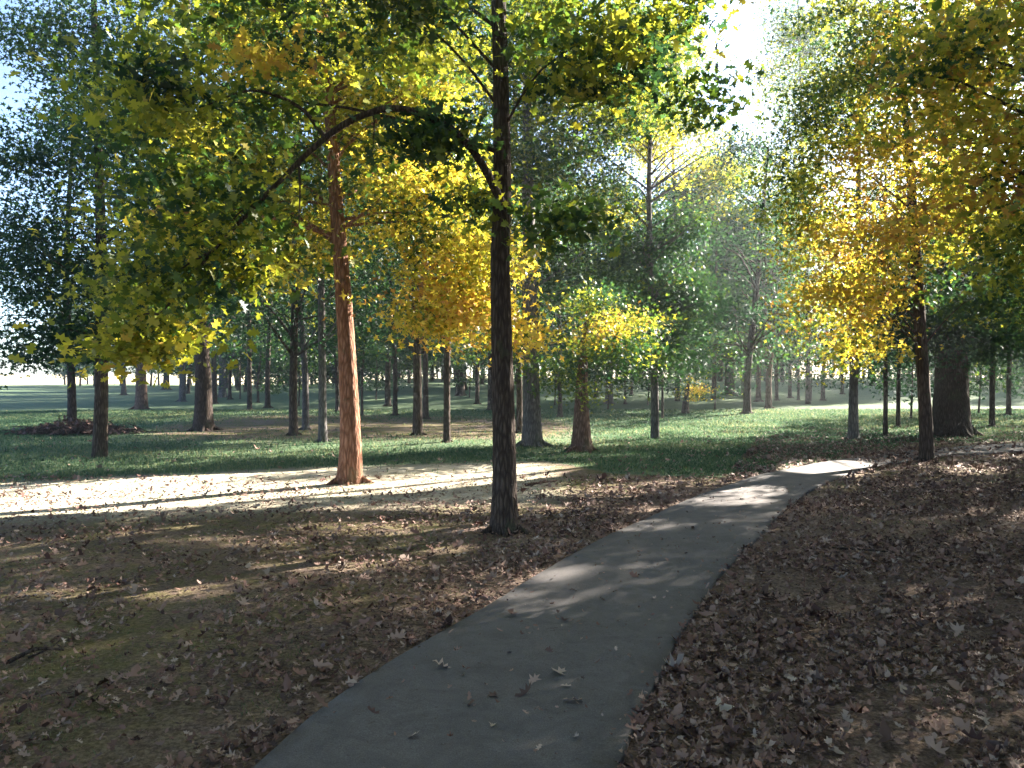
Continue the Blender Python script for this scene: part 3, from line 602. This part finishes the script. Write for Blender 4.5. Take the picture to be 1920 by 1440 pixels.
# ------------------------------------------------------------------ litter, grass
def scatter(n, d0, d1, pxl, pxr, power=1.0):
    d = d0+(d1-d0)*R.random(n)**power; px = R.uniform(pxl, pxr, n); return (px-960)/F*d, d
def vn(x, y, s, seed):                     # cheap value noise for clustering
    xi = np.floor(x/s).astype(int); yi = np.floor(y/s).astype(int); fx = x/s-xi; fy = y/s-yi
    def hsh(a, b_): return np.modf(np.abs(np.sin(a*127.1+b_*311.7+seed)*43758.5453))[0]
    fx = fx*fx*(3-2*fx); fy = fy*fy*(3-2*fy)
    return (hsh(xi, yi)*(1-fx)+hsh(xi+1, yi)*fx)*(1-fy)+(hsh(xi, yi+1)*(1-fx)+hsh(xi+1, yi+1)*fx)*fy
x, y = scatter(280000, 1.8, 24, -350, 2300, .85)
right = x > .37*(y-4)+.1
dens = np.where(right, .95, .27+.5*np.exp(-np.abs((x-(.37*(y-4)-.9)))/.55)+.35*np.exp(-((x+.1)**2+(y-8.2)**2)/5)) * np.where(vn(x, y, .55, 3) > .38, 1, .35)
dens = dens*np.where(y > 12.5, np.where(right, .55, .10), 1)*np.where((y > 11) & (x < 1), .45, 1)*(1-.8*sst(17, 22, y))
keep = (R.random(len(x)) < np.where((x > 5.6) & onpath(x, y), sst(5.6, 7.0, x)*(1-.75*sst(7.8, 9.8, x))*.45, dens)) & (~onpath(x, y, .0) | (x > 5.6))
x = x[keep]; y = y[keep]
xx = R.uniform(-3, 4, 9000); yy = R.uniform(2.2, 12, 9000); kk = onpath(xx, yy, -.03) & (R.random(9000) < .30*(.3+vn(xx, yy, .6, 8)))
x = np.r_[x, xx[kk]]; y = np.r_[y, yy[kk]]
C = np.stack([x, y, gh(x, y)+.012+R.random(len(x))*.03+np.where(onpath(x, y, .01), .035, 0)], 1)
hu = np.clip(R.beta(1.7, 2.6, len(x))*.85+.12*(vn(x, y, 1.3, 9)-.5)+np.where(R.random(len(x)) < .02, .4, 0), 0, 1)
sz = np.where(R.random(len(x)) < .05, R.uniform(.07, .115, len(x)), R.uniform(.02, .058, len(x)))*(1+.35*sst(8, 16, y)); sz[-kk.sum():] *= .6; sz = np.minimum(sz, np.where(np.arange(len(sz)) >= len(sz)-kk.sum(), .045, 9))
me = leaf_mesh('leaf_litter', C, sz, hu, OAK, tilt=-.7, curl=.35)
tag(link('leaf_litter', me, LITTER), 'dry brown oak leaves littering the ground on both sides of the path', 'leaf litter', kind='stuff')
def blades(n, x, y, h, wdt, hue):
    a = R.uniform(0, 6.283, n); dx, dy = np.cos(a)*wdt, np.sin(a)*wdt; z = gh(x, y)-.004
    lean = R.normal(0, .45, (n, 2))*h[:, None]
    V = np.stack([np.stack([x-dx, y-dy, z], 1), np.stack([x+dx, y+dy, z], 1), np.stack([x+lean[:, 0], y+lean[:, 1], z+h], 1)], 1)
    return mesh_from('grass', V.reshape(-1, 3), np.arange(n*3), np.full(n, 3), hue=hue)
x, y = scatter(240000, 10.5, 34, -200, 2100, .9); lf = lawnf(x, y)
k = (R.random(len(x)) < lf**2*.9+.02) & ~onpath(x, y, .05); x = x[k]; y = y[k]; n = len(x)
x2, y2 = scatter(60000, 2.2, 13, -300, 1700, .7); k = (vn(x2, y2, .8, 5)*vn(x2, y2, .3, 6) > .33) & (x2 < .37*(y2-4)-.9); x2 = x2[k]; y2 = y2[k]
x3, y3 = scatter(30000, 2.2, 14, 1000, 2100, .7); k = (vn(x3, y3, .7, 15)*vn(x3, y3, .3, 6) > .47) & (x3 > .37*(y3-4)+.75) & ~onpath(x3, y3, .1); x3 = x3[k]; y3 = y3[k]
xs = np.r_[x, x2, x3]; ys = np.r_[y, y2, y3]; hh = np.r_[R.uniform(.03, .075, n), R.uniform(.012, .035, len(x2)+len(x3))]
ww = np.r_[R.uniform(.006, .014, n)*np.clip(y/14, 1, 2.2), R.uniform(.002, .004, len(x2)+len(x3))]
hue = np.r_[np.clip(R.normal(.42, .24, n)+.5*(vn(x, y, 1.5, 2)-.5)+.3*(vn(x, y, 5., 4)-.5), 0, 1), R.uniform(.4, 1, len(x2)+len(x3))]
tag(link('grass', blades(len(xs), xs, ys, hh, ww, hue), GRASS), 'short green grass of the shaded lawn beyond the clearing', 'grass', kind='stuff')

# leaves lying on the path, each its own thing
spots = [(828, 1268, .13, .9), (868, 1282, .05, .95), (1000, 1294, .11, .7), (1047, 1280, .15, .88), (1062, 1306, .08, .95), (1078, 1332, .13, .85), (985, 1320, .13, .05), (928, 1322, .10, .05), (775, 1402, .12, .85),
         (925, 1381, .05, .95), (1155, 1233, .06, .9), (1180, 1320, .07, .2), (960, 1167, .13, .35), (1058, 1177, .08, .08), (1030, 1235, .08, .1), (700, 1356, .09, .08), (1080, 1402, .05, .9), (1130, 1137, .09, .5), (1190, 1092, .11, .3),
         (1075, 1118, .07, .1), (1225, 1136, .09, .75), (1010, 1440-15, .05, .9), (1300, 1000, .1, .1), (1390, 943, .1, .15), (1250, 1060, .09, .4), (880, 1342, .05, .1), (730, 1330, .05, .3), (1120, 1260, .05, .2), (955, 1240, .05, .15), (1160, 1180, .06, .6), (1100, 1210, .05, .15)]
for i, (px, py, s, hv) in enumerate(spots):
    p = onground(px, py); p[2] += .046
    me = leaf_mesh('fallen_leaf', np.zeros((1, 3)), np.array([s*.82]), np.array([min(hv, .86)*.9]), OAK, tilt=-1.5, curl=.25)
    kind = 'pale dry oak leaf' if hv > .6 else ('brown dry oak leaf' if hv > .25 else 'dark curled oak leaf')
    special_l = {0: 'pale curled leaf lying alone left of centre on the concrete path', 3: 'largest pale star-shaped oak leaf on the concrete path', 5: 'pale flat leaf nearest the right path edge, below the star-shaped one',
                 8: 'pale forked leaf lowest on the concrete path', 12: 'brown leaf cluster at the left part of the path where the sunlit edge ends', 4: 'small pale leaf just under the star-shaped leaf'}
    o = link('fallen_leaf', me, LITTER, loc=tuple(p))
    tag(o, special_l.get(i, kind+' scattered on the shaded concrete path'), 'leaf', 'fallen leaves on the path')

# brush pile round the far-left slender tree
b = onground(145, 813); mb = MB()
for k in range(240):
    a = R.normal(0, 1)*.7; p = np.array([a, R.normal(0, .35), abs(R.normal(0, .13))*math.exp(-(a/1.3)**2)+.02]); v = R.normal(0, 1, 3)*np.array([1, .6, .28]); v *= R.uniform(.15, .5)/np.linalg.norm(v)
    mb.tube([p-v, p+R.normal(0, .03, 3), p+v], [.012, .010, .004], 4)
o = empty('brush_pile', tuple(b)); tag(link('branches', mb.mesh('brush'), BARK, o), kind='stuff')
for k in range(9):
    x0 = R.normal(0, .55); mb = MB(); mb.tube([[x0-.5, R.normal(0, .3), .07], [x0, R.normal(0, .2), .12], [x0+.5, R.normal(0, .3), .06]], [.06, .07, .05], 8, .1); link('log', mb.mesh('log'), BARK, o)
n = 1100; a = R.normal(0, .62, n); C = np.stack([a, R.normal(0, .4, n), np.abs(R.normal(0, .14, n))*np.exp(-(a/1.2)**2)+.03], 1)
link('dead_leaves', leaf_mesh('brush_leaves', C, R.uniform(.08, .16, n), R.uniform(0, .22, n), OAK, curl=.2), LITTER, o)
tag(o, 'low dark pile of brush and dead leaves on the lawn at left', 'brush pile')
# sticks
for (p, q, r, lab) in [((985, 912), (1045, 905), .022, 'pale reddish stick on sunny ground just right of the nearest tree'), ((1820, 1216), (1880, 1206), .008, 'pale thin stick in the litter near the right edge'),
                       ((15, 1250), (120, 1228), .012, 'dark stick on the mossy ground at the left edge'), ((1560, 1032), (1680, 1042), .012, 'long dark twig among the leaves under the leaning tree'), ((1430, 1425), (1560, 1432), .006, 'thin pale twig in the litter at the bottom right')]:
    A = onground(*p); B = onground(*q); mb = MB(); A[2] += .02; B[2] += .03; m_ = (A+B)/2
    mb.tube(spline([A-m_, R.normal(0, .012, 3)+[0, 0, .015], B-m_], 10), np.linspace(r, r*.5, 10), 7, .08)
    q_ = (A-m_)*.3; mb.tube(spline([q_, q_*-.2+np.array([.03, .06, .02]), q_*-.5+np.array([.02, .16, .03])], 6), np.linspace(r*.6, r*.25, 6), 5)
    tag(link('stick', mb.mesh('stick'), BARK_BROWN if 'reddish' in lab or 'pale' in lab else BARK, loc=tuple(m_)), lab, 'stick')

# ------------------------------------------------------------------ haze in the wood
bx = []
for X_ in (-95, 120):
    for Y_ in (-20, 125):
        for Z_ in (-1.3, 22): bx.append((X_, Y_, Z_))
hz = mesh_from('haze', np.array(bx), np.array([0, 1, 3, 2, 4, 6, 7, 5, 0, 4, 5, 1, 2, 3, 7, 6, 0, 2, 6, 4, 1, 5, 7, 3]), np.full(6, 4))
hm, hnt, hout = new_mat('haze'); pv = hnt.nodes.new('ShaderNodeVolumePrincipled'); pv.inputs['Density'].default_value = HAZE; pv.inputs['Anisotropy'].default_value = .55
pv.inputs['Color'].default_value = (.82, .92, 1, 1); hnt.links.new(pv.outputs[0], hout.inputs['Volume'])
tag(link('haze', hz, hm), kind='stuff')

# ------------------------------------------------------------------ light, sky, camera
sc = bpy.context.scene
w = bpy.data.worlds.new('World'); sc.world = w; w.use_nodes = True; nt = w.node_tree; nt.nodes.clear()
sky = nt.nodes.new('ShaderNodeTexSky'); sky.sky_type = 'NISHITA'; sky.sun_disc = False; sky.sun_elevation = SUN_EL; sky.sun_rotation = SUN_AZ; sky.air_density = .65; sky.dust_density = .8; sky.ozone_density = 2.0
bg = nt.nodes.new('ShaderNodeBackground'); bg.inputs[1].default_value = .05; o = nt.nodes.new('ShaderNodeOutputWorld')
nt.links.new(sky.outputs[0], bg.inputs[0]); nt.links.new(bg.outputs[0], o.inputs[0])
sl = bpy.data.lights.new('sun', 'SUN'); sl.energy = 5; sl.angle = math.radians(.5); sl.color = (1, .89, .74)
so = bpy.data.objects.new('sun', sl); col.objects.link(so); so.rotation_euler = Vector(SD).to_track_quat('Z', 'Y').to_euler()
cam = bpy.data.cameras.new('camera'); cam.sensor_width = 36; cam.lens = 36*F/1920; cam.clip_end = 4000; cam.clip_start = .05
co = bpy.data.objects.new('camera', cam); col.objects.link(co); co.location = (0, 0, CAMH); co.rotation_euler = (math.radians(90)-PITCH, 0, 0); sc.camera = co
sc.view_settings.view_transform = 'Standard'; sc.view_settings.look = 'None'; sc.view_settings.exposure = 3.52; sc.view_settings.gamma = 1
sc.render.engine = 'CYCLES'; cy = sc.cycles; cy.use_denoising = True; cy.max_bounces = 7; cy.volume_bounces = 0; cy.diffuse_bounces = 4; cy.transmission_bounces = 4; cy.glossy_bounces = 2
cy.sample_clamp_indirect = 6; cy.caustics_reflective = False; cy.caustics_refractive = False
